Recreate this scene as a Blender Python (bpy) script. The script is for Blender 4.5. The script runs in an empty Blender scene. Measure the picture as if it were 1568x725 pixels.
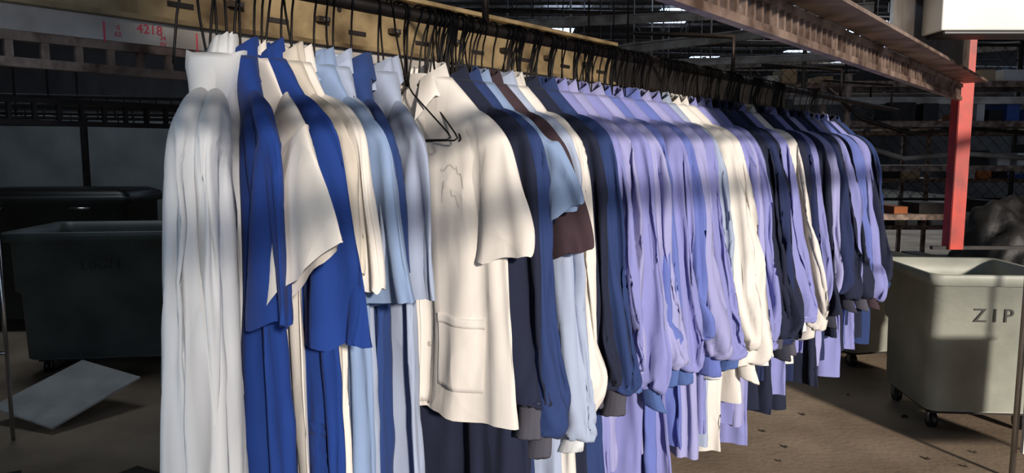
import bpy, math, random, time
from mathutils import Vector, Matrix, noise, kdtree
random.seed(7)
S=bpy.context.scene
A=math.radians(39.0)
D=Vector((math.sin(A),math.cos(A),0)); N=Vector((math.cos(A),-math.sin(A),0)); Z=Vector((0,0,1))
P0=Vector((-0.19,1.68,0)); RZ=1.90
CAMZ=1.6
def rp(t,off=0,z=0):  # point: t along the rail, off to the aisle side, height z
    return P0+D*t+N*off+Vector((0,0,z))

# ---------------- materials ----------------
def lin(c):
    return tuple(((x/255)/12.92 if x/255<=0.04045 else (((x/255)+0.055)/1.055)**2.4) for x in c)+(1,)
def mat(name,col,rough=.6,metal=0,col2=None,scale=5,lo=.35,hi=.65,bump=0,bscale=40,emit=0,detail=6,stretch=None):
    m=bpy.data.materials.new(name); m.use_nodes=True
    nt=m.node_tree; b=nt.nodes['Principled BSDF']
    b.inputs['Roughness'].default_value=rough; b.inputs['Metallic'].default_value=metal
    c=lin(col)
    tc=nt.nodes.new('ShaderNodeTexCoord'); mp=nt.nodes.new('ShaderNodeMapping')
    nt.links.new(tc.outputs['Object'],mp.inputs[0])
    if stretch: mp.inputs['Scale'].default_value=stretch
    n=nt.nodes.new('ShaderNodeTexNoise'); n.inputs['Scale'].default_value=scale; n.inputs['Detail'].default_value=detail
    nt.links.new(mp.outputs[0],n.inputs['Vector'])
    r=nt.nodes.new('ShaderNodeValToRGB'); r.color_ramp.elements[0].position=lo; r.color_ramp.elements[1].position=hi
    c2=lin(col2) if col2 else tuple(x*.8 for x in c[:3])+(1,)
    r.color_ramp.elements[0].color=c2; r.color_ramp.elements[1].color=c
    nt.links.new(n.outputs['Fac'],r.inputs[0]); nt.links.new(r.outputs[0],b.inputs['Base Color'])
    if bump:
        n2=nt.nodes.new('ShaderNodeTexNoise'); n2.inputs['Scale'].default_value=bscale
        nt.links.new(mp.outputs[0],n2.inputs['Vector'])
        bp=nt.nodes.new('ShaderNodeBump'); bp.inputs['Strength'].default_value=bump; bp.inputs['Distance'].default_value=.01
        nt.links.new(n2.outputs['Fac'],bp.inputs['Height']); nt.links.new(bp.outputs[0],b.inputs['Normal'])
    if emit:
        b.inputs['Emission Color'].default_value=c; b.inputs['Emission Strength'].default_value=emit
    return m
def fabric(name,col,trans=.12):
    m=bpy.data.materials.new(name); m.use_nodes=True
    nt=m.node_tree; L=nt.links; b=nt.nodes['Principled BSDF']; out=nt.nodes['Material Output']
    b.inputs['Roughness'].default_value=.9
    b.inputs['Sheen Weight'].default_value=.08 if trans>.1 else .02
    tc=nt.nodes.new('ShaderNodeTexCoord'); oi=nt.nodes.new('ShaderNodeObjectInfo')
    mu=nt.nodes.new('ShaderNodeMath'); mu.operation='MULTIPLY'; mu.inputs[1].default_value=17
    L.new(oi.outputs['Random'],mu.inputs[0])
    ad=nt.nodes.new('ShaderNodeVectorMath'); ad.operation='ADD'
    L.new(tc.outputs['Object'],ad.inputs[0]); L.new(mu.outputs[0],ad.inputs[1])
    def nz(sc,det,dist,stretch=(1,1,1),ridged=False):
        mp=nt.nodes.new('ShaderNodeMapping'); mp.inputs['Scale'].default_value=stretch
        L.new(ad.outputs[0],mp.inputs[0])
        n=nt.nodes.new('ShaderNodeTexNoise'); n.inputs['Scale'].default_value=sc; n.inputs['Detail'].default_value=det; n.inputs['Distortion'].default_value=dist
        if ridged:
            n.noise_type='RIDGED_MULTIFRACTAL'
            n.inputs['Offset'].default_value=.9; n.inputs['Gain'].default_value=1.0
        L.new(mp.outputs[0],n.inputs['Vector']); return n
    cv=nz(4,4,.3)
    r=nt.nodes.new('ShaderNodeValToRGB'); c=lin(col)
    r.color_ramp.elements[0].position=.3; r.color_ramp.elements[1].position=.7
    r.color_ramp.elements[0].color=tuple(x*.88 for x in c[:3])+(1,); r.color_ramp.elements[1].color=c
    L.new(cv.outputs['Fac'],r.inputs[0]); L.new(r.outputs[0],b.inputs['Base Color'])
    w1=nz(6,1.5,.9,(1,1,.5)); w3=nz(6,3,.6,(1,1,.6),True); w2=nz(420,2,0)
    b1=nt.nodes.new('ShaderNodeBump'); b1.inputs['Strength'].default_value=.45; b1.inputs['Distance'].default_value=.014
    b3=nt.nodes.new('ShaderNodeBump'); b3.inputs['Strength'].default_value=.42; b3.inputs['Distance'].default_value=.007
    b2=nt.nodes.new('ShaderNodeBump'); b2.inputs['Strength'].default_value=.14; b2.inputs['Distance'].default_value=.001
    L.new(w1.outputs['Fac'],b1.inputs['Height']); L.new(w3.outputs['Fac'],b3.inputs['Height']); L.new(w2.outputs['Fac'],b2.inputs['Height'])
    L.new(b1.outputs[0],b3.inputs['Normal']); L.new(b3.outputs[0],b2.inputs['Normal']); L.new(b2.outputs[0],b.inputs['Normal'])
    tr=nt.nodes.new('ShaderNodeBsdfTranslucent'); L.new(r.outputs[0],tr.inputs[0])
    mx=nt.nodes.new('ShaderNodeMixShader'); mx.inputs[0].default_value=trans
    L.new(b.outputs[0],mx.inputs[1]); L.new(tr.outputs[0],mx.inputs[2]); L.new(mx.outputs[0],out.inputs[0])
    return m
F={ 'white':fabric('white_cotton',(222,227,232)),'cream':fabric('cream_cotton',(227,223,217)),
 'beige':fabric('beige_cotton',(202,195,183)),'royal':fabric('royal_blue_cotton',(6,50,124),.05),
 'mid':fabric('mid_blue_cotton',(32,60,118),.06),'sky':fabric('light_blue_cotton',(134,158,196)),
 'pale':fabric('pale_blue_cotton',(164,178,204)),'navy':fabric('navy_cotton',(24,38,80),.05),
 'dnavy':fabric('dark_navy_cotton',(16,25,52),.05),'steel':fabric('steel_blue_cotton',(32,54,104),.05),
 'lav':fabric('lavender_cotton',(136,140,200)),'lav2':fabric('pale_lavender_cotton',(158,160,208)),
 'peri':fabric('periwinkle_cotton',(100,116,188)),'brown':fabric('brown_cotton',(58,42,50),.05),
 'grey':fabric('grey_knit',(74,74,86),.05),'bluecuff':fabric('blue_knit',(76,102,162),.08),'dcuff':fabric('dark_grey_knit',(46,48,62),.05)}
M_btn=mat('button_plastic',(200,196,188),.3)
M_wire=mat('black_hanger_wire',(18,15,14),.45,.6)
M_rail=mat('rail_steel',(66,56,50),.5,.6,(36,30,26),12)
M_rust=mat('rusty_painted_steel',(150,130,118),.5,.3,(76,58,50),14,bump=.3)
M_plate=mat('stained_galvanised_plate',(156,150,144),.35,.75,(92,80,72),5,bump=.1)
M_yel=mat('yellow_zinc_steel',(168,148,112),.42,.4,(86,70,50),8,.3,.6,bump=.2,bscale=20,detail=10)
M_lab=mat('grey_label_strip',(190,188,184),.6,0,(160,154,148),10)
M_dark=mat('dark_steel',(46,42,40),.6,.4,(26,23,22),9)
M_red=mat('red_orange_paint',(186,42,12),.5,0,(130,26,12),9)
M_pink=mat('pink_marker',(225,80,100),.6)
M_ink=mat('faint_pen_marking',(120,120,122),.7)
M_stencil=mat('black_stencil_ink',(50,50,50),.7)
M_bin=mat('grey_cart_plastic',(160,164,154),.5,0,(134,138,130),3,bump=.1)
M_bind=mat('dark_cart_plastic',(84,92,90),.45,0,(64,70,68),3)
M_black=mat('black_plastic',(20,20,21),.4,0,(12,12,13),5)
M_bag=mat('black_bag_film',(12,12,14),.6,0,None,6,bump=.5,bscale=14)
M_wbox=mat('white_housing_paint',(215,215,208),.45,0,(195,195,188),3)
M_chrome=mat('chrome',(190,190,190),.25,.95)
M_floor=mat('stained_concrete',(168,150,128),.8,0,(116,100,84),1.6,.3,.7,bump=.3,bscale=30,detail=12)
M_wall=mat('dark_block_wall',(64,60,56),.85,0,(46,42,40),1.5,bump=.2)
M_panel=mat('grey_partition_panel',(140,146,148),.6,0,(116,120,122),2)
M_ceil=mat('dark_metal_deck',(44,42,42),.8,.1,(30,28,28),1)
M_beam=mat('light_grey_beam',(160,156,150),.5,.2,(112,104,98),6)
M_sky=mat('skylight_panel',(190,215,250),.5,emit=4.0)
M_card=mat('cardboard_grey',(190,190,188),.8,0,(160,160,160),4)
M_ora=mat('orange_carton',(190,110,60),.7); M_blu=mat('blue_carton',(50,80,150),.7); M_tan=mat('tan_carton',(170,150,120),.8)
M_whc=mat('white_carton',(190,190,190),.8)

# ---------------- mesh builder ----------------
class MB:
    def __init__(s): s.v=[];s.f=[];s.m=[];s.mats=[];s.sm=[]
    def mi(s,m):
        if m not in s.mats: s.mats.append(m)
        return s.mats.index(m)
    def box(s,c,h,m,ax=None):
        c=Vector(c); ax=ax or (Vector((1,0,0)),Vector((0,1,0)),Z); k=len(s.v); i=s.mi(m)
        for a in(-1,1):
            for b in(-1,1):
                for g in(-1,1): s.v.append(c+ax[0]*h[0]*a+ax[1]*h[1]*b+ax[2]*h[2]*g)
        for q in((0,1,3,2),(4,6,7,5),(0,4,5,1),(2,3,7,6),(0,2,6,4),(1,5,7,3)):
            s.f.append([k+x for x in q]);s.m.append(i);s.sm.append(False)
    def tube(s,pts,r,m,n=6,closed=False):
        pts=[Vector(p) for p in pts]; k=len(s.v); i=s.mi(m); rr=r if isinstance(r,(list,tuple)) else [r]*len(pts)
        up=None
        for j,p in enumerate(pts):
            a=pts[j-1] if j>0 else p; b=pts[j+1] if j<len(pts)-1 else p
            T=(b-a).normalized()
            if up is None:
                up=T.orthogonal().normalized()
            up=(up-T*up.dot(T)).normalized(); w=T.cross(up)
            for q in range(n):
                an=2*math.pi*q/n; s.v.append(p+(up*math.cos(an)+w*math.sin(an))*rr[j])
        for j in range(len(pts)-1):
            for q in range(n):
                s.f.append([k+j*n+q,k+j*n+(q+1)%n,k+(j+1)*n+(q+1)%n,k+(j+1)*n+q]);s.m.append(i);s.sm.append(True)
        s.f.append([k+q for q in range(n)][::-1]);s.m.append(i);s.sm.append(False)
        s.f.append([k+(len(pts)-1)*n+q for q in range(n)]);s.m.append(i);s.sm.append(False)
    def rings(s,rings,m,wrap=True,cap=False,smooth=True):
        k=len(s.v);n=len(rings[0]);i=s.mi(m)
        for r in rings: s.v.extend(r)
        for j in range(len(rings)-1):
            for q in range(n if wrap else n-1):
                s.f.append([k+j*n+q,k+j*n+(q+1)%n,k+(j+1)*n+(q+1)%n,k+(j+1)*n+q]);s.m.append(i);s.sm.append(smooth)
        if cap:
            s.f.append([k+q for q in range(n)]);s.m.append(i);s.sm.append(False)
            s.f.append([k+(len(rings)-1)*n+q for q in range(n)][::-1]);s.m.append(i);s.sm.append(False)
    def obj(s,name,loc=(0,0,0),rotz=0,parent=None,bevel=0):
        me=bpy.data.meshes.new(name); me.from_pydata([tuple(v) for v in s.v],[],s.f)
        for m in s.mats: me.materials.append(m)
        me.polygons.foreach_set('material_index',s.m); me.polygons.foreach_set('use_smooth',s.sm); me.update()
        o=bpy.data.objects.new(name,me); S.collection.objects.link(o); o.location=loc; o.rotation_euler=(0,0,rotz)
        if parent: o.parent=parent
        if bevel:
            b=o.modifiers.new('bevel','BEVEL'); b.width=bevel; b.segments=2; b.limit_method='ANGLE'
        return o
def text(body,size,loc,xdir,updir,m,parent,name):
    c=bpy.data.curves.new(name,'FONT'); c.body=body; c.size=size; c.extrude=.0006; c.align_x='CENTER'
    c.materials.append(m); o=bpy.data.objects.new(name,c); S.collection.objects.link(o)
    x=Vector(xdir).normalized(); y=Vector(updir).normalized(); z=x.cross(y)
    M=Matrix((x,y,z)).transposed().to_4x4(); M.translation=Vector(loc)
    o.parent=parent; o.matrix_world=M
    return o
def interp(tab,x):
    if x<=tab[0][0]: return tab[0][1]
    for (a,b),(c,d) in zip(tab,tab[1:]):
        if x<=c:
            u=(x-a)/(c-a); return b+(d-b)*u
    return tab[-1][1]
def catmull(P,n):
    out=[];m=len(P)-1
    for k in range(n):
        u=k/(n-1)*m; i=min(int(u),m-1); f=u-i
        p0=P[max(i-1,0)];p1=P[i];p2=P[i+1];p3=P[min(i+2,m)]
        out.append(tuple(.5*((2*b)+(c-a)*f+(2*a-5*b+4*c-d)*f*f+(-a+3*b-3*c+d)*f**3) for a,b,c,d in zip(p0,p1,p2,p3)))
    return out
NZ=lambda x,y,z: noise.noise(Vector((x,y,z)))

# ---------------- garments ----------------
HANG=.125
SIM=[]
def garment(name,t,col,kind='long',yaw=0,L=1.1,thick=1,seed=0,cuff=None,out=.27,slen=.80,hw=1,flare=1,sw=1,drop=0,fold=1,pocket=None,hi=False,placket=False,cw=.85,st=1,twist=0,lean=0,marks=False,bb=.9,sb=.5):
    fm=F[col]; mb=MB(); att=[]; sleeves=[]
    nu=84 if hi else 52; nv=66 if hi else 44
    W=[(0,.058),(.02,.078),(.05,.110),(.08,.140),(.115,.170),(.15,.192),(.2,.206),(.35,.213),(.6,.226*flare),(L,.245*flare)]
    H=[(0,.045),(.03,.045),(.08,.034),(.14,.030),(.3,.032),(.7,.038),(L,.044)]
    sd=seed*3.7+.31
    rg_=random.Random(seed*13+5)
    grooves=[(rg_.uniform(-.9,.9),rg_.uniform(-.5,.5),rg_.choice((1,-1)),rg_.uniform(.008,.018),rg_.uniform(.012,.026),rg_.uniform(.05,.45)) for _ in range(9)]
    def bp(a,z):
        w=interp(W,z)*hw; h=interp(H,z)*thick
        ca=math.cos(a); sa=math.sin(a)
        x=w*ca; y=-h*math.copysign(abs(sa)**.95,sa)
        rmp=min(1,max(0,(z-.05)/.55))
        side=1 if sa>0 else -1
        y+=rmp*fold*(.046*NZ(x*8+sd,z*1.3,sd)+.016*NZ(x*20,z*2.4+sd,sd+side*5))+.009*fold*NZ(x*12+z*9,z*10-x*6,sd+side*3)*min(1,z*10)
        for gx,gs,gd,ga,gw,g0 in grooves:
            if gd*side<0: continue
            dx=x-(gx*w+gs*.12*(z-.4)+.02*NZ(z*2,gx*5,sd))
            if abs(dx)<gw*3:
                y+=side*fold*ga*min(1,max(0,(z-g0)/.3))*math.exp(-(dx/gw)**2)
        x+=rmp*.022*NZ(z*2.5,sd,side*.1)+lean*rmp*z
        zz=z+(.014*NZ(x*8,sd,2.2)*(z/L)**3)
        zz+=.02*abs(ca)**3*(1 if z<.01 else 0)
        return Vector((x,y,-zz))
    zs=[0,.01,.02,.032,.045,.058,.07,.083,.097,.113,.13,.15,.175,.2]
    zs+= [.2+(L-.2)*(k+1)/(nv-14) for k in range(nv-14)]
    ring=[]
    for z in zs: ring.append([bp(2*math.pi*q/nu,z) for q in range(nu)])
    mb.rings(ring,fm)
    for sgn in (1,-1):
        if kind=='none': break
        ss=sd+sgn*2.3
        if kind=='long':
            o=out if sgn>0 else out*.93; sl=slen+ (0 if sgn>0 else .02*NZ(ss,1,1))
            P=[(.10,0,.10,.034,.016),(.148,0,.135,.055,.026),(.186,0,.20,.070,.030),(.212+(o-.27)*.3,0,.30,.076*sw,.032),(.240+(o-.27)*.7,-.006,.45,.076*sw,.032),
               (o-.005,-.012,.58,.075*sw,.034),(o+.006,-.014,.58+(sl-.58)*.55,.076*sw,.040),(o+.004,-.012,sl-.035,.058*sw,.040),(o+.003,-.012,sl,.034,.022)]
            n=54 if hi else 42
        else:
            o=out; sl=slen
            P=[(.10,0,.10,.036,.016),(.146,0,.140,.058,.026),(.178,0,.20,.076*sw,.030),(.19+(o-.19)*.55,-.008,.20+(sl-.20)*.5,.086*sw,.028),(o,-.014,sl,.096*sw,.026)]
            n=34 if hi else 20
        C=catmull(P,n); rg=[]; m=44 if hi else 32
        gr=[(rg_.uniform(0,6.28),rg_.uniform(.5,1.6)*rg_.choice((1,-1)),rg_.uniform(.16,.34),rg_.uniform(.22,.42)) for _ in range(5)]
        for j,(x,y,z,w,h) in enumerate(C):
            a=C[max(j-1,0)]; b=C[min(j+1,n-1)]
            tx,tz=b[0]-a[0],b[2]-a[2]; l=math.hypot(tx,tz) or 1; tx/=l;tz/=l
            s=j/(n-1); row=[]
            y2=y+.03*s*NZ(s*2+ss,ss,4)+(drop*s if sgn>0 else 0)
            xo=.016*s*NZ(s*3.1,ss,9)
            tw=twist*s if sgn>0 else 0
            for q in range(m):
                an=2*math.pi*q/m; ca,sa=math.cos(an),math.sin(an)
                if kind=='long':
                    k=1+(.30*NZ(ca*1.7+ss,sa*1.7,s*4+ss)+.14*NZ(ca*3.5,sa*3.5+ss,s*9))*min(1,s*3)*fold
                else:
                    k=1+(.16*NZ(ca*1.5+ss,sa*1.5,s*1.8+ss)+.08*NZ(ca*3,sa*3+ss,s*5))*min(1,s*3)*fold
                ky=1.0
                for g0,gt,ga,gw in gr:
                    dd=math.sin((an-g0-gt*s-.5*NZ(s*2.5,g0,ss))/2)*2
                    if abs(dd)<gw*3: ky-=(ga*1.7)*min(1,s*2.5)*math.exp(-(dd/gw)**2)*fold
                if kind=='long': 
                    g=max(0,(s-.80)/.20); k*=1+.13*g*math.sin(an*9+ss*3)
                e=w*ca*k; f=h*st*(math.copysign(abs(sa)**1.05,sa))*k*ky
                if kind=='long': f+=.006*fold*NZ(ca*2,s*16+ca*2,ss)*min(1,s*4)
                if tw: e,f=e*math.cos(tw)-f*math.sin(tw), f*math.cos(tw)+e*math.sin(tw)
                px=x+xo+tz*e; pz=z-tx*e
                if kind!='long': pz+=.010*s*NZ(ca*2,sa*2,ss+7)
                row.append(Vector((sgn*px+lean*max(0,pz-.2),y2-f,-pz)))
            rg.append(row)
        a0=len(mb.v); mb.rings(rg,fm); sleeves.append((a0,len(mb.v),m))
        if kind=='long':
            last=rg[-1]; c=sum(last,Vector())/len(last)
            cr=[]; tl=rg_.uniform(-.25,.25); cl=rg_.uniform(.85,1.25); sq=rg_.uniform(.75,1.1)
            for kk,(dz,sc) in enumerate(((-.006,1.0),(.010,.92),(.024,.90),(.040,.97),(.058,1.05),(.062,1.0),(.048,.9))):
                row=[]
                for q in range(m):
                    an=2*math.pi*q/m; ca,sa=math.cos(an),math.sin(an)
                    rr=1+.10*NZ(ca*1.6+ss,sa*1.6,kk*.5)+.02*math.sin(an*16)
                    row.append(Vector((c.x+.034*ca*sc*rr+tl*max(0,dz)*1.2,c.y+.021*sq*sa*sc*rr,c.z-dz*cl-.010*ca*tl*4-.004*NZ(ca*2,sa*2,ss+kk))))
                cr.append(row)
            a0=len(mb.v); mb.rings(cr,F[cuff] if cuff else fm); att.append((a0,len(mb.v),0))
    K=26; r1=[];r2=[];r3=[];r4=[]
    for q in range(K+1):
        an=math.radians(-90+28)+ (math.radians(304))*q/K
        ca,sa=math.cos(an)*cw,math.sin(an)*cw
        e=abs(q/K-.5)*2; pt=max(0,(e-.8)/.2)
        wv=.010*NZ(ca*3+sd,sa*3,1)
        base=Vector((.062*ca,.050*sa,-.016-.04*e*e)); top=Vector((.050*ca,.042*sa,.028-.042*e*e))
        lf=Vector((.084*ca*(1+.15*pt),.068*sa*(1+.25*pt)-.008,-.024-.045*e*e-.035*pt))
        r1.append(base); r2.append(top+Vector((wv,wv,wv))); r3.append(top+Vector((.006*ca+wv,.006*sa+wv,.002+wv))); r4.append(lf+Vector((wv,wv,wv*2)))
    a0=len(mb.v); mb.rings([r1,r2,r3,r4],fm,wrap=False); att.append((a0,len(mb.v),0))
    def patch(x0,x1,z0,z1,off,m,nx=8,nz=10,curve=0):
        rg=[]
        for j in range(nz+1):
            z=z0+(z1-z0)*j/nz; row=[]
            for i in range(nx+1):
                x=x0+(x1-x0)*i/nx; w=interp(W,z)*hw
                a=math.acos(max(-.98,min(.98,x/w))); p=bp(a,z); p.y-=off; row.append(p)
            rg.append(row)
        full=[[Vector((p.x,p.y+off+.001,p.z)) for p in rg[0]]]+rg+[[Vector((p.x,p.y+off+.001,p.z)) for p in rg[-1]]]
        mb.rings(full,m,wrap=False)
    a0=len(mb.v)
    if placket:
        patch(-.018,.018,.09,L-.01,.003,fm,3,40)
        for k in range(6):
            z=.14+k*.115
            if z<L-.08:
                p=bp(math.pi/2,z); mb.tube([p+Vector((0,-.004,0)),p+Vector((0,-.0065,0))],.0062,M_btn,12)
    if pocket:
        for (x0,x1,z0,z1) in pocket:
            patch(x0,x1,z0,z1,.0030,fm,14,14); patch(x0-.001,x1+.001,z0,z0+.02,.0042,fm,14,3)
    if marks:
        for (a_,z0,a1,z1) in ((.07,.205,.115,.20),(.115,.20,.135,.24),(.08,.23,.075,.27),(.10,.25,.125,.28)):
            pts=[]
            for k in range(9):
                x=a_+(a1-a_)*k/8; z=z0+(z1-z0)*k/8+.006*math.sin(k)
                p=bp(math.acos(x/(interp(W,z)*hw)),z); p.y-=.0032; pts.append(p)
            mb.tube(pts,.00032,M_ink,4)
    if len(mb.v)>a0: att.append((a0,len(mb.v),1))
    yr=math.radians(yaw)
    o=mb.obj(name,loc=rp(t,0,RZ-HANG),rotz=-A+yr)
    SIM.append((o,att,sleeves,kind,bb,sb))
    hangers.append((t,yr,drop))
    return o
hangers=[]
SS='short_sleeve_work_shirt'; LC='long_sleeve_lab_coat'; SM='short_sleeve_smock'
G=garment
G(LC,-.498,'white','long',yaw=-43,L=1.22,seed=1,out=.22,slen=.95,hi=True,sw=1.15,thick=1.1,flare=1.1,hw=.88,cw=.45,fold=.9,st=1.05)
G(LC,-.480,'white','long',yaw=-40,L=1.22,seed=2,out=.16,slen=.85,hi=True,thick=.6,hw=.75,cw=.4,fold=.7)
G(SM,-.455,'royal','short',yaw=-22,L=1.2,seed=3,out=.25,slen=.43,hi=True,thick=.6,fold=1.3,cw=.6,hw=.9,sw=1.1)
G(SS,-.427,'cream','short',yaw=-9,L=.9,seed=5,out=.31,slen=.36,hi=True,thick=.25,sw=1.45,hw=.75,cw=.4,fold=.5,st=.6,drop=-.085,twist=-.15,sb=.22)
G(SM,-.412,'royal','short',yaw=-5,L=1.2,seed=4,out=.25,slen=.48,hi=True,thick=.6,fold=1.3,pocket=[(.06,.19,.62,.80)],cw=.6,sw=1.15)
G(SS,-.372,'beige','short',yaw=-9,L=1.0,seed=6,out=.22,slen=.37,hi=True,thick=.6,cw=.7,st=.8,hw=.9,sw=1.05)
G(SS,-.350,'cream','short',yaw=-8,L=1.03,seed=7,out=.225,slen=.40,hi=True,thick=.5,cw=.7,st=.8,hw=.88,sw=1.05)
G(SS,-.300,'sky','short',yaw=-9,L=1.0,seed=8,out=.25,slen=.43,hi=True,thick=.6,cw=.7,st=.8,hw=.9,sw=1.2,sb=.35)
G(SS,-.255,'pale','short',yaw=-20,L=1.15,seed=9,out=.21,slen=.36,hi=True,thick=.6,cw=.7,st=.8,hw=.9)
G(SS,-.210,'mid','short',yaw=-24,L=.9,seed=10,out=.235,slen=.39,hi=True,hw=.85,thick=.8,sw=1.15,sb=.4)
G(SS,-.140,'pale','short',yaw=-24,L=1.1,seed=11,out=.24,slen=.44,hi=True,hw=.92,thick=.8,sw=1.15,sb=.4)
G(SS,-.005,'cream','short',yaw=1,L=.745,seed=12,out=.235,slen=.39,hi=True,pocket=[(.05,.18,.52,.68)],placket=True,fold=.5,thick=.7,hw=1.10,st=.8,marks=True,bb=.5,sb=.3,sw=1.05)
G(LC,.06,'dnavy','long',yaw=2,L=1.2,seed=13,cuff='grey',slen=.72,hi=True,out=.24)
G(LC,.105,'steel','long',yaw=0,L=1.0,seed=14,cuff='grey',slen=.78,hi=True,out=.25)
G(SS,.14,'sky','short',yaw=0,L=.8,seed=15,out=.27,slen=.32,hi=True,sw=1.15,sb=.3)
G(SS,.185,'brown','short',yaw=2,L=.8,seed=16,out=.26,slen=.40,hi=True,sw=1.05,sb=.35)
G(LC,.225,'pale','long',yaw=0,L=1.0,seed=17,slen=.83,out=.25,cuff='white',hi=True)
G(LC,.27,'cream','long',yaw=0,L=1.1,seed=18,slen=.78,out=.24,hi=True)
G(LC,.335,'dnavy','long',yaw=0,L=1.15,seed=20,cuff='grey',slen=.74,hi=True,out=.24)
G(LC,.40,'steel','long',yaw=0,L=1.1,seed=19,cuff='grey',slen=.76,hi=True)
cols=[(.46,'lav','bluecuff',.74,1.1),(.52,'lav2','lav',.75,1.0),(.58,'lav','bluecuff',.78,1.2),(.64,'lav2','bluecuff',.76,1.0),(.71,'peri','bluecuff',.74,1.1),
(.78,'lav','bluecuff',.80,1.15),(.85,'peri','bluecuff',.72,1.05),(.92,'lav2','peri',.78,1.1),(1.0,'lav','bluecuff',.81,1.05),(1.07,'pale','white',.84,1.1),
(1.14,'cream',None,.82,1.15),(1.21,'cream',None,.84,1.0),(1.28,'lav','white',.80,1.1),(1.35,'lav2','bluecuff',.82,1.1),(1.42,'lav','white',.84,1.2),
(1.49,'dnavy','grey',.80,1.1),(1.56,'navy','dcuff',.84,1.0),(1.64,'dnavy','grey',.86,1.15),(1.72,'lav','white',.80,1.1),(1.8,'cream',None,.88,1.0),
(1.88,'dnavy','dcuff',.82,1.2),(1.97,'navy','grey',.84,1.1),(2.06,'lav','white',.83,1.0),(2.15,'dnavy','dcuff',.86,1.15),(2.24,'lav2','bluecuff',.82,1.1),
(2.33,'navy','grey',.82,1.1),(2.42,'dnavy','dcuff',.86,1.0),(2.51,'lav','peri',.84,1.2),(2.60,'dnavy','grey',.86,1.1),(2.69,'peri','dcuff',.84,1.1),(2.78,'navy','grey',.84,1.0),
(2.86,'lav','brown',.88,1.15),(2.94,'dnavy','brown',.86,1.1),(3.02,'steel','dcuff',.86,1.15)]
for k,(t,c,cf,sl,L) in enumerate(cols):
    G(LC,t,c,'long',yaw=random.uniform(-9,9),L=L,seed=30+k,cuff=cf,slen=sl+random.uniform(-.03,.03),out=random.uniform(.24,.30),hi=k<9,sw=random.uniform(.95,1.2),thick=1.1,st=1.15,fold=1.2,cw=random.uniform(.6,.9),lean=random.uniform(-.03,.03))

# ---------------- let the cloth hang: short cloth simulation, baked to the meshes ----------------
def simulate(frames=14):
    jobs=[]
    for o,att,slv,kind,bb,sb in SIM:
        me=o.data; n=len(me.vertices)
        isatt=bytearray(n)
        for a,b,c in att:
            for i in range(a,b): isatt[i]=1+c
        idx=[i for i in range(n) if not isatt[i]]; mp={v:k for k,v in enumerate(idx)}
        fs=[[mp[i] for i in p.vertices] for p in me.polygons if not isatt[p.vertices[0]]]
        co=[me.vertices[i].co.copy() for i in idx]
        blend=[bb]*len(idx); wrist=set()
        for a,b,m in slv:
            for i in range(a,b):
                if kind!='long': blend[mp[i]]=sb
                elif i>=b-m: wrist.add(mp[i]); blend[mp[i]]=1
                else: blend[mp[i]]=1
        sm=bpy.data.meshes.new('tmp'); sm.from_pydata(co,[],fs)
        so_=bpy.data.objects.new('tmp',sm); S.collection.objects.link(so_)
        so_.location=o.location; so_.rotation_euler=o.rotation_euler
        vg=so_.vertex_groups.new(name='pin')
        for k,c in enumerate(co):
            w=1 if (c.z>-.125 or k in wrist) else max(0,1-(-.125-c.z)/.05)
            if w>0: vg.add([k],w,'REPLACE')
        m=so_.modifiers.new('cloth','CLOTH'); s=m.settings
        s.quality=4; s.mass=.25; s.air_damping=2
        s.tension_stiffness=12; s.compression_stiffness=12; s.shear_stiffness=4; s.bending_stiffness=.3
        s.tension_damping=5; s.compression_damping=5; s.shear_damping=5
        s.vertex_group_mass='pin'; s.shrink_min=-.035; s.shrink_max=-.035
        m.collision_settings.use_collision=False; m.collision_settings.use_self_collision=False
        m.point_cache.frame_start=1; m.point_cache.frame_end=frames+1
        jobs.append((o,so_,idx,isatt,co,blend))
    for f in range(1,frames+1): S.frame_set(f)
    dg=bpy.context.evaluated_depsgraph_get()
    for o,so_,idx,isatt,co,blend in jobs:
        ev=so_.evaluated_get(dg).to_mesh()
        new=[v.co.copy() for v in ev.vertices]
        disp=[(b-a)*w for a,b,w in zip(co,new,blend)]
        big=max(d.length for d in disp)
        if big!=big or big>.6 or len(new)!=len(co): 
            print('skip',o.name,big); continue
        me=o.data
        if any(x==2 for x in isatt):
            kd=kdtree.KDTree(len(co))
            for k,c in enumerate(co): kd.insert(c,k)
            kd.balance()
            for i in range(len(isatt)):
                if isatt[i]==2:
                    nn=kd.find_n(me.vertices[i].co,4)
                    d=Vector()
                    for _,k,_ in nn: d+=disp[k]
                    me.vertices[i].co+=d/4
        for k,i in enumerate(idx): me.vertices[i].co=co[k]+disp[k]
        me.update()
    for o,so_,*_ in jobs:
        sm=so_.data; bpy.data.objects.remove(so_); bpy.data.meshes.remove(sm)
    S.frame_set(1)
t0=time.time()
try: simulate()
except Exception as e:
    print('cloth failed',e)
    for o in [o for o in S.objects if o.name.startswith('tmp')]: bpy.data.objects.remove(o)
print('SIM seconds',time.time()-t0)

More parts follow.
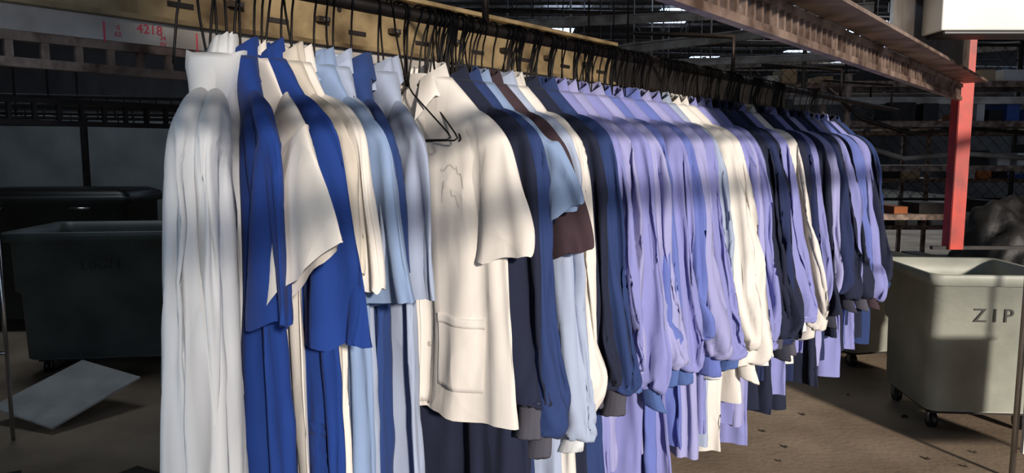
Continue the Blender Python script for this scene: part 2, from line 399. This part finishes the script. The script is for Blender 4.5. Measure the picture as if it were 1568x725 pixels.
# ---------------- hangers ----------------
hb=MB()
def hanger(t,yaw,full=True,sw=0,lift=0):
    R=Matrix.Rotation(-A+yaw,3,'Z'); o=rp(t,0,RZ-HANG)
    def w(x,z): return o+R@Vector((x,sw*(.12-z),z+lift))
    pts=[w(0,-.03),w(0,.0),w(.001,.05),w(.006,.085)]
    for k in range(11):
        a=math.radians(-35+k*24); pts.append(w(.019*math.cos(a),HANG+.019*math.sin(a)))
    hb.tube(pts,.0023,M_wire,5)
    if full:
        hb.tube([w(0,-.03),w(.02,-.05),w(.14,-.135),w(.15,-.145),w(.14,-.15),w(-.14,-.15),w(-.15,-.145),w(-.14,-.135),w(-.02,-.05),w(0,-.03)],.0019,M_wire,5)
for t,y,d in hangers: hanger(t,y,True)
for c,n in ((-.06,4),(.05,18),(.12,18),(.34,16),(.45,12),(.62,16),(.80,12),(.95,16),(1.15,14),(1.3,14),(1.5,14),(1.7,14),(1.95,12),(2.2,14),(2.7,10)):
    for k in range(n): hanger(c+random.uniform(-.06,.06),math.radians(random.uniform(-30,30)),k%4==0,random.uniform(-.28,.28),random.uniform(0,.004))
for c in (-.56,-.54,-.5,-.46,-.39,-.37,-.28,-.14,-.06): hanger(c,math.radians(random.uniform(-30,30)),False,random.uniform(-.2,.2))
hb.obj('wire_coat_hangers')

# ---------------- overhead rail & conveyor tracks ----------------
r=MB(); r.tube([rp(-1.6,0,RZ),rp(4.6,0,RZ)],.015,M_rail,14)
for t in (-1.3,.2,1.7,3.2,4.4):
    r.tube([rp(t,0,RZ),rp(t,0,RZ+.16),rp(t,-.45,RZ+.22)],.009,M_rail,8)
r.obj('garment_hanging_rail')
AX=(D,N,Z)
def ladder(mb,t0,t1,off,z0,z1,sp,m,bar=.007,rung=.005):
    mb.box(rp((t0+t1)/2,off,z0),((t1-t0)/2,.010,bar),m,AX); mb.box(rp((t0+t1)/2,off,z1),((t1-t0)/2,.010,bar),m,AX)
    k=t0
    while k<t1:
        mb.box(rp(k,off,(z0+z1)/2),(rung,.006,(z1-z0)/2),m,AX); k+=sp
c=MB(); off=-.45; q=.020; tm=-.05; th=1.55
c.box(rp(tm,off,CAMZ+.345+q),(th,.006,.08),M_yel,AX)
c.box(rp(tm,off+.02,CAMZ+.268+q),(th,.016,.005),M_yel,AX)
c.box(rp(tm,off+.02,CAMZ+.425+q),(th,.02,.006),M_yel,AX)
c.box(rp(tm,off+.012,CAMZ+.238+q),(th,.003,.024),M_lab,AX)
c.box(rp(2.55,off,CAMZ+.345+q),(1.05,.006,.075),M_dark,AX)
c.box(rp(2.55,off+.02,CAMZ+.268+q),(1.05,.016,.005),M_rail,AX)
ladder(c,-1.6,3.6,off,CAMZ+.155+q,CAMZ+.205+q,.062,M_rust,.009,.007)
ladder(c,-1.6,3.6,off-.25,CAMZ+.07,CAMZ+.12,.05,M_dark,.006,.004)
for k in range(12):
    t=-1.45+k*.25
    c.box(rp(t,off+.014,CAMZ+.35),(.018,.010,.007),M_rail,AX); c.tube([rp(t+.005,off+.0,CAMZ+.35),rp(t+.005,off+.03,CAMZ+.35)],.006,M_chrome,8)
    c.box(rp(t+.12,off+.007,CAMZ+.33),(.03,.002,.006),M_dark,AX)
    c.tube([rp(t+.06,off+.004,CAMZ+.385),rp(t+.06,off+.009,CAMZ+.385)],.007,M_dark,10)
lt=c.obj('garment_conveyor_track')
zc=CAMZ+.238+q
for s,tt,sz,dz in (('4218',-.406,.028,-.001),('-5\n62',-.473,.014,.0),('34\n0V',-.378,.013,-.011),('|',-.50,.045,-.018),('|',-.30,.045,-.018),('0307',.28,.026,-.01),('44',.12,.018,-.012)):
    text(s,sz,rp(tt,off+.0165,zc+dz),D,Z,M_pink,lt,'marker_writing')
c=MB(); o2=.72; TE=2.18
ladder(c,-1.9,TE,o2,CAMZ+.212,CAMZ+.262,.036,M_rust,.007,.0045)
tc_=( -1.9+TE)/2; hl=(TE+1.9)/2
c.box(rp(tc_,o2+.05,CAMZ+.275),(hl,.04,.004),M_rust,AX)
c.box(rp(1.55,o2+.02,CAMZ+.36),(TE-1.55,.004,.085),M_plate,AX)
c.box(rp(1.55,o2+.025,CAMZ+.448),(TE-1.55,.014,.006),M_rust,AX)
c.box(rp(tc_,o2+.05,CAMZ+.50),(hl,.015,.010),M_rail,AX)
c.obj('garment_conveyor_track')
c=MB()  # unseen bars on posts, added to cast soft shadow bands on the garments
for (of,z,h) in ((1.55,1.90,.022),(1.75,2.46,.05)):
    c.box(rp(.6,of,z),(4.0,.02,h),M_rust,AX)
for t in (-3.3,4.4): c.box(rp(t,1.66,1.28),(.03,.08,1.28),M_rust,AX)
c.obj('shadow_band_bars')

# red support post
c=MB(); pb=Vector((1.815,3.0,0))
c.box(pb+Vector((0,0,1.66)),(.027,.005,.45),M_red); c.box(pb+Vector((-.024,.025,1.66)),(.005,.027,.45),M_red)
c.box(pb+Vector((.13,.02,1.215)),(.22,.010,.007),M_dark)
c.obj('red_support_post')

# white housing top right
c=MB(); c.box((1.54,2.09,2.09),(.385,.05,.16),M_wbox); c.box((1.54,2.09,1.925),(.375,.045,.006),M_black)
for x in (1.4,1.8): c.tube([(x,2.09,2.24),(x,2.09,5.4)],.012,M_beam,10)
c.obj('suspended_machine_housing',bevel=.015)
c=MB(); c.tube([(2.47,3.5,0),(2.47,3.5,1.25),(2.47,3.52,1.3)],.014,M_chrome,12); c.tube([(2.47,3.5,.7),(2.95,3.4,.7)],.012,M_chrome,12)
c.tube([(2.95,3.4,0),(2.95,3.4,1.25)],.014,M_chrome,12)
c.box((2.72,3.46,.45),(.24,.01,.3),M_wbox)
c.obj('chrome_cart_frame')

# ---------------- laundry carts ----------------
def rrect(w,d,z,r=.07,n=6):
    out=[]
    for cx,cy,a0 in((w-r,d-r,0),(-w+r,d-r,90),(-w+r,-d+r,180),(w-r,-d+r,270)):
        for k in range(n+1):
            a=math.radians(a0+90*k/n); out.append(Vector((cx+r*math.cos(a),cy+r*math.sin(a),z)))
    return out
def cart(name,loc,rot,w,d,h,m,label=None,lid=False):
    e=bpy.data.objects.new(name,None); S.collection.objects.link(e)
    b=MB(); b0=.12
    prof=[(w*.88,d*.86,b0),(w*.90,d*.88,b0+.01),(w*.92,d*.9,b0+(h-b0)*.52),(w*.965,d*.955,b0+(h-b0)*.545),(w*.975,d*.965,h-.07),(w*1.03,d*1.03,h-.065),(w*1.045,d*1.045,h-.01),(w*1.03,d*1.03,h),(w*.95,d*.94,h-.005),(w*.93,d*.92,h-.1),(w*.85,d*.83,b0+.04)]
    b.rings([rrect(a,c,z) for a,c,z in prof],m,cap=True)
    if lid:
        b.rings([rrect(w*1.02,d*1.02,h+.0),rrect(w*1.02,d*1.02,h+.02),rrect(w*.9,d*.85,h+.06),rrect(w*.5,d*.4,h+.07)],M_black,cap=True)
        for sx in (-.5,.5): b.tube([(sx*w-.08,-d*1.02,h-.1),(sx*w-.08,-d*1.12,h-.1),(sx*w+.08,-d*1.12,h-.1),(sx*w+.08,-d*1.02,h-.1)],.012,M_chrome,8)
    o=b.obj('tub',parent=e)
    wb=MB()
    wb.box((0,0,b0-.012),(w*.8,d*.75,.014),M_dark)
    for sx in(-.72,.72):
        for sy in(-.66,.66):
            x,y=sx*w,sy*d
            wb.tube([(x-.016,y,.05),(x+.016,y,.05)],.05,M_black,18); wb.tube([(x-.018,y,.05),(x+.018,y,.05)],.02,M_chrome,12)
            wb.box((x-.024,y,.08),(.003,.02,.04),M_chrome); wb.box((x+.024,y,.08),(.003,.02,.04),M_chrome)
    wb.obj('casters',parent=e)
    if label: text(label,.11,(0,-d*.985,h-.27),(1,0,0),(0,.03,1),M_stencil,e,'stencil_lettering')
    e.location=loc; e.rotation_euler=(0,0,rot); return e
cart('laundry_cart',(2.73,4.42,0),math.radians(-5),.34,.36,.93,M_bin,'Z I P')
cart('laundry_cart',(2.80,5.75,0),math.radians(12),.40,.36,.80,M_bin)
cart('laundry_cart',(-3.0,5.65,0),math.radians(8),.62,.45,1.05,M_bind,'L8GH')
M_bk2=mat('charcoal_cart_plastic',(46,50,50),.5,0,(34,37,37),3)
cart('laundry_cart',(-4.2,6.9,0),math.radians(4),.75,.4,1.22,M_bk2,None,True)
cart('laundry_cart',(-2.5,7.0,0),math.radians(-4),.6,.4,1.2,M_bk2,None,True)
def bag(loc,s,sd):
    import bmesh
    bm=bmesh.new(); bmesh.ops.create_icosphere(bm,subdivisions=5,radius=1)
    for v in bm.verts:
        p=v.co.copy(); k=1+.22*NZ(p.x*1.5+sd,p.y*1.5,p.z*1.5)+.10*NZ(p.x*5,p.y*5+sd,p.z*5)
        r_=1-abs(NZ(p.x*4+sd,p.y*4,p.z*4)); k+=.06*r_
        v.co=Vector((p.x*s[0],p.y*s[1],p.z*s[2]))*k
        if p.z>.8: v.co.z+=(p.z-.8)*.4*s[2]
    me=bpy.data.meshes.new('bag'); bm.to_mesh(me); bm.free(); me.materials.append(M_bag)
    for p in me.polygons: p.use_smooth=True
    o=bpy.data.objects.new('black_trash_bag',me); S.collection.objects.link(o); o.location=loc
bag((3.68,5.5,.58),(.40,.34,.58),8); bag((4.5,5.8,.58),(.42,.34,.58),5)

# left background items
c=MB(); c.box((-4.0,8.6,1.02),(2.6,.03,1.02),M_panel)
for x in(-6.4,-4.9,-3.4,-1.9): c.box((x,8.55,1.02),(.03,.03,1.02),M_dark)
c.obj('partition_panel')
def shelf(name,x0,x1,y,dep,zs,m,seed=1,items=True,top=2.4):
    rnd=random.Random(seed); b=MB()
    for x in (x0,(x0+x1)/2,x1):
        for yy in(y,y+dep): b.box((x,yy,top/2),(.025,.025,top/2),m)
    for z in zs:
        b.box(((x0+x1)/2,y,z),((x1-x0)/2,.015,.03),m); b.box(((x0+x1)/2,y+dep,z),((x1-x0)/2,.015,.03),m)
        b.box(((x0+x1)/2,y+dep/2,z+.02),((x1-x0)/2,dep/2,.008),m)
        if items:
            x=x0+.1
            while x<x1-.2:
                w=rnd.uniform(.04,.16); h=rnd.uniform(.03,.11)
                if rnd.random()<.72: b.box((x+w,y+dep*.4,z+.03+h),(w*.9,dep*.3,h),rnd.choice([M_ora,M_blu,M_tan,M_whc,M_black,M_dark,M_dark]))
                x+=2*w+rnd.uniform(0,.1)
    b.obj(name)
shelf('storage_shelf',3.4,8.2,7.6,.6,(.35,.95,1.45,1.9,2.3),M_rust,3)
shelf('storage_shelf',2.8,9.5,11.0,.7,(.5,1.2,1.9,2.6),M_rust,5,top=3)
c=MB()
for j,(ya,zz) in enumerate(((3.4,1.80),(3.7,1.87),(4.0,1.78))):
    a=Vector((-4.6,ya,zz)); b_=Vector((-.9,ya+1.5,zz))
    c.tube([a,b_],.010,M_dark,8); c.tube([a+Z*.07,b_+Z*.07],.010,M_dark,8)
    for k in range(46):
        p=a.lerp(b_,k/45); c.tube([p,p+Z*.07],.005,M_dark,5)
    for f in (.02,.5,.98):
        p=a.lerp(b_,f); c.tube([p,Vector((p.x,p.y,5.45))],.006,M_dark,6)
c.obj('hanging_conveyor_rack')
c=MB(); c.tube([(-2.80,4.0,0),(-2.80,4.0,1.45)],.011,M_chrome,10); c.tube([(-2.80,4.0,1.42),(-3.5,4.1,1.42)],.011,M_chrome,8); c.tube([(-3.5,4.1,0),(-3.5,4.1,1.45)],.011,M_chrome,10)
c.tube([(-2.80,4.0,.5),(-3.5,4.1,.5)],.011,M_chrome,8)
c.obj('steel_cart_frame')
c=MB(); ax=(Vector((.86,-.35,-.1)).normalized(),Vector((.4,.85,.22)).normalized(),Vector((0,-.1,1)))
c.box((-2.75,4.45,.13),(.26,.30,.006),M_card,ax)
c.obj('cardboard_sheet')
c=MB()
rnd=random.Random(2)
for k in range(16):
    x=rnd.uniform(-2.6,-1.2); y=rnd.uniform(2.2,3.4); a=rnd.uniform(0,3)
    c.box((x,y,.03+rnd.uniform(0,.02)),(rnd.uniform(.08,.3),rnd.uniform(.03,.15),.03),rnd.choice([M_black,M_dark,M_dark,M_rail]),(Vector((math.cos(a),math.sin(a),0)),Vector((-math.sin(a),math.cos(a),0)),Z))
c.obj('scrap_pile')
c=MB()
rnd=random.Random(4)
for k in range(26):
    x=rnd.uniform(1.0,3.2); y=rnd.uniform(2.6,5.0); s=rnd.uniform(.006,.018); c.tube([(x,y,.004),(x+s,y+s*.6,.010),(x+2*s,y,.004)],s*.5,M_dark,6)
c.obj('floor_debris')

# chain link fence
c=MB(); y=9.8; x0,x1,z0,z1=1.0,9.5,1.0,3.0; sp=.16; k=x0-(z1-z0)
while k<x1:
    for sg in(1,-1):
        a=Vector((k,y,z0 if sg>0 else z1)); b_=Vector((k+(z1-z0),y,z1 if sg>0 else z0))
        if a.x<x0:
            f=(x0-a.x)/(b_.x-a.x); a=a.lerp(b_,f)
        if b_.x>x1:
            f=(x1-a.x)/(b_.x-a.x); b_=a.lerp(b_,f)
        c.tube([a,b_],.004,M_dark,3)
    k+=sp
for x in (1,3.8,6.6,9.5): c.tube([(x,y,0),(x,y,3.05)],.03,M_dark,8)
c.tube([(x0,y,z1),(x1,y,z1)],.02,M_dark,8); c.tube([(x0,y,z0),(x1,y,z0)],.02,M_dark,8)
c.obj('chain_link_fence')
c=MB()
for (a,b_,h) in (((1.0,8.9,2.78),(3.1,6.9,2.78),.045),((-.9,5.7,2.72),(.7,4.7,2.75),.03),((.2,8.5,2.55),(4.5,7.5,2.6),.03),((-.5,12,3.6),(5,10.5,3.6),.06),
   ((2,13,3.0),(8,9,3.0),.05),((.5,10,2.35),(6,9.2,2.3),.03),((3,8,2.15),(8,7,2.1),.03)):
    a=Vector(a);b_=Vector(b_);d=(b_-a); l=d.length/2; d.normalize(); s_=d.cross(Z).normalized()
    c.box((a+b_)/2,(l,.03,h),M_beam,(d,s_,Z)); c.box((a+b_)/2+Z*h,(l,.06,.008),M_beam,(d,s_,Z))
    for f in(.15,.85):
        p=a.lerp(b_,f); c.tube([p,Vector((p.x,p.y,5.4))],.010,M_rail,6)
c.obj('overhead_steel_beams')
c=MB(); rnd=random.Random(11)
for k in range(26):
    x=rnd.uniform(-1,9); y=rnd.uniform(12,18); c.tube([(x,y,rnd.uniform(2.1,2.8)),(x,y,5.4)],rnd.choice([.008,.012,.02]),rnd.choice([M_dark,M_rail,M_beam]),6)
for k in range(7):
    z=rnd.uniform(3.1,4.6); y=rnd.uniform(12,16); c.tube([(-6,y,z),(12,y+rnd.uniform(-3,3),z)],rnd.choice([.02,.04]),rnd.choice([M_dark,M_rail,M_beam]),8)
c.obj('hanging_pipes')
c=MB(); pts=[Vector((3.1,7.5,2.0)),Vector((3.4,7.4,1.7)),Vector((3.9,7.4,1.55)),Vector((4.5,7.4,1.6)),Vector((5.2,7.4,1.55))]
c.tube(pts,.025,M_beam,8); c.tube([p+Vector((.1,.1,.25)) for p in pts],.02,M_rail,8); c.obj('cable_conduit')

# ---------------- building shell ----------------
X0,X1,Y0,Y1,HC=-9,17,-3.2,34,5.5
c=MB(); c.box(((X0+X1)/2,(Y0+Y1)/2,-.05),((X1-X0)/2,(Y1-Y0)/2,.05),M_floor); c.obj('floor')
c=MB(); c.box(((X0+X1)/2,(Y0+Y1)/2,HC+.05),((X1-X0)/2,(Y1-Y0)/2,.05),M_ceil); c.obj('ceiling')
for nm,cc,hh in (('wall_north',((X0+X1)/2,Y1+.05,HC/2),((X1-X0)/2,.05,HC/2)),('wall_west',(X0-.05,(Y0+Y1)/2,HC/2),(.05,(Y1-Y0)/2,HC/2)),('wall_east',(X1+.05,(Y0+Y1)/2,HC/2),(.05,(Y1-Y0)/2,HC/2))):
    c=MB(); c.box(cc,hh,M_wall); c.obj(nm)
c=MB(); dx0,dx1,dh=1.20,8.5,4.2
c.box(((X0+dx0)/2,Y0-.05,HC/2),((dx0-X0)/2,.05,HC/2),M_wall); c.box(((X1+dx1)/2,Y0-.05,HC/2),((X1-dx1)/2,.05,HC/2),M_wall)
c.box(((dx0+dx1)/2,Y0-.05,(HC+dh)/2),((dx1-dx0)/2,.05,(HC-dh)/2),M_wall); c.obj('wall_south')
c=MB(); rnd=random.Random(3)
for y in [6+1.5*k for k in range(18)]:
    c.box((3,y,HC-.15),(12,.03,.03),M_beam if int(y)%2 else M_rail); c.box((3,y,HC-.6),(12,.03,.03),M_rail)
    x=-9
    while x<14.6:
        c.tube([(x,y,HC-.6),(x+.3,y,HC-.15),(x+.6,y,HC-.6)],.012,M_rail,4); x+=.6
c.obj('ceiling_joists')
c=MB()
for i in range(7):
    for j in range(6):
        if (i*3+j*5)%4==0: continue
        c.box((-5+3.2*i,15.2+3.2*j,HC-.01),(.55,1.1,.008),M_sky)
c.obj('skylight_panels')
# ---------------- lights ----------------
def area(name,loc,target,size,power,col,sy=None):
    l=bpy.data.lights.new(name,'AREA'); l.energy=power; l.color=col; l.size=size
    if sy: l.shape='RECTANGLE'; l.size_y=sy
    o=bpy.data.objects.new(name,l); S.collection.objects.link(o); o.location=loc
    o.rotation_euler=(Vector(target)-Vector(loc)).to_track_quat('-Z','Y').to_euler()
area('loading_door_skylight_glow',(3.4,-3.0,2.0),(1.2,3,1.3),5.0,66,(.76,.86,1.0),2.8)
area('left_fill_light',(-3.2,-2.0,2.2),(-.3,1.8,1.5),1.8,40,(.62,.79,1.0))  # added cool fill for the leftmost coats; no door opens here
area('background_fill',(6,14,5.0),(6,14,0),4,130,(.85,.92,1))  # added fill to lift the deep background, stands for no actual lamp
area('background_fill',(3.5,8.2,4.8),(4.5,8.2,0),1.5,18,(1,.92,.82))  # added warm fill to bring out the shelf items
area('background_fill',(-4,6,4.8),(-3.5,7,0),1.5,34,(.8,.9,1))  # added cool fill so the left carts and panel show
sun=bpy.data.lights.new('low_sun','SUN'); sun.energy=5.0; sun.angle=math.radians(3.6); sun.color=(1,.88,.76)
so=bpy.data.objects.new('low_sun',sun); S.collection.objects.link(so)
so.rotation_euler=Vector((-.36,.93,-.27)).to_track_quat('-Z','Y').to_euler()
w=bpy.data.worlds.new('World'); S.world=w; w.use_nodes=True
bg=w.node_tree.nodes['Background']; bg.inputs[0].default_value=(.55,.70,1,1); bg.inputs[1].default_value=.5
# ---------------- camera ----------------
cd=bpy.data.cameras.new('camera'); cd.lens=26; cd.sensor_width=36; cd.clip_start=.05
co=bpy.data.objects.new('camera',cd); S.collection.objects.link(co); co.location=(0,0,CAMZ)
co.rotation_euler=(math.radians(90-6.4),0,0); S.camera=co
S.view_settings.view_transform='Standard'
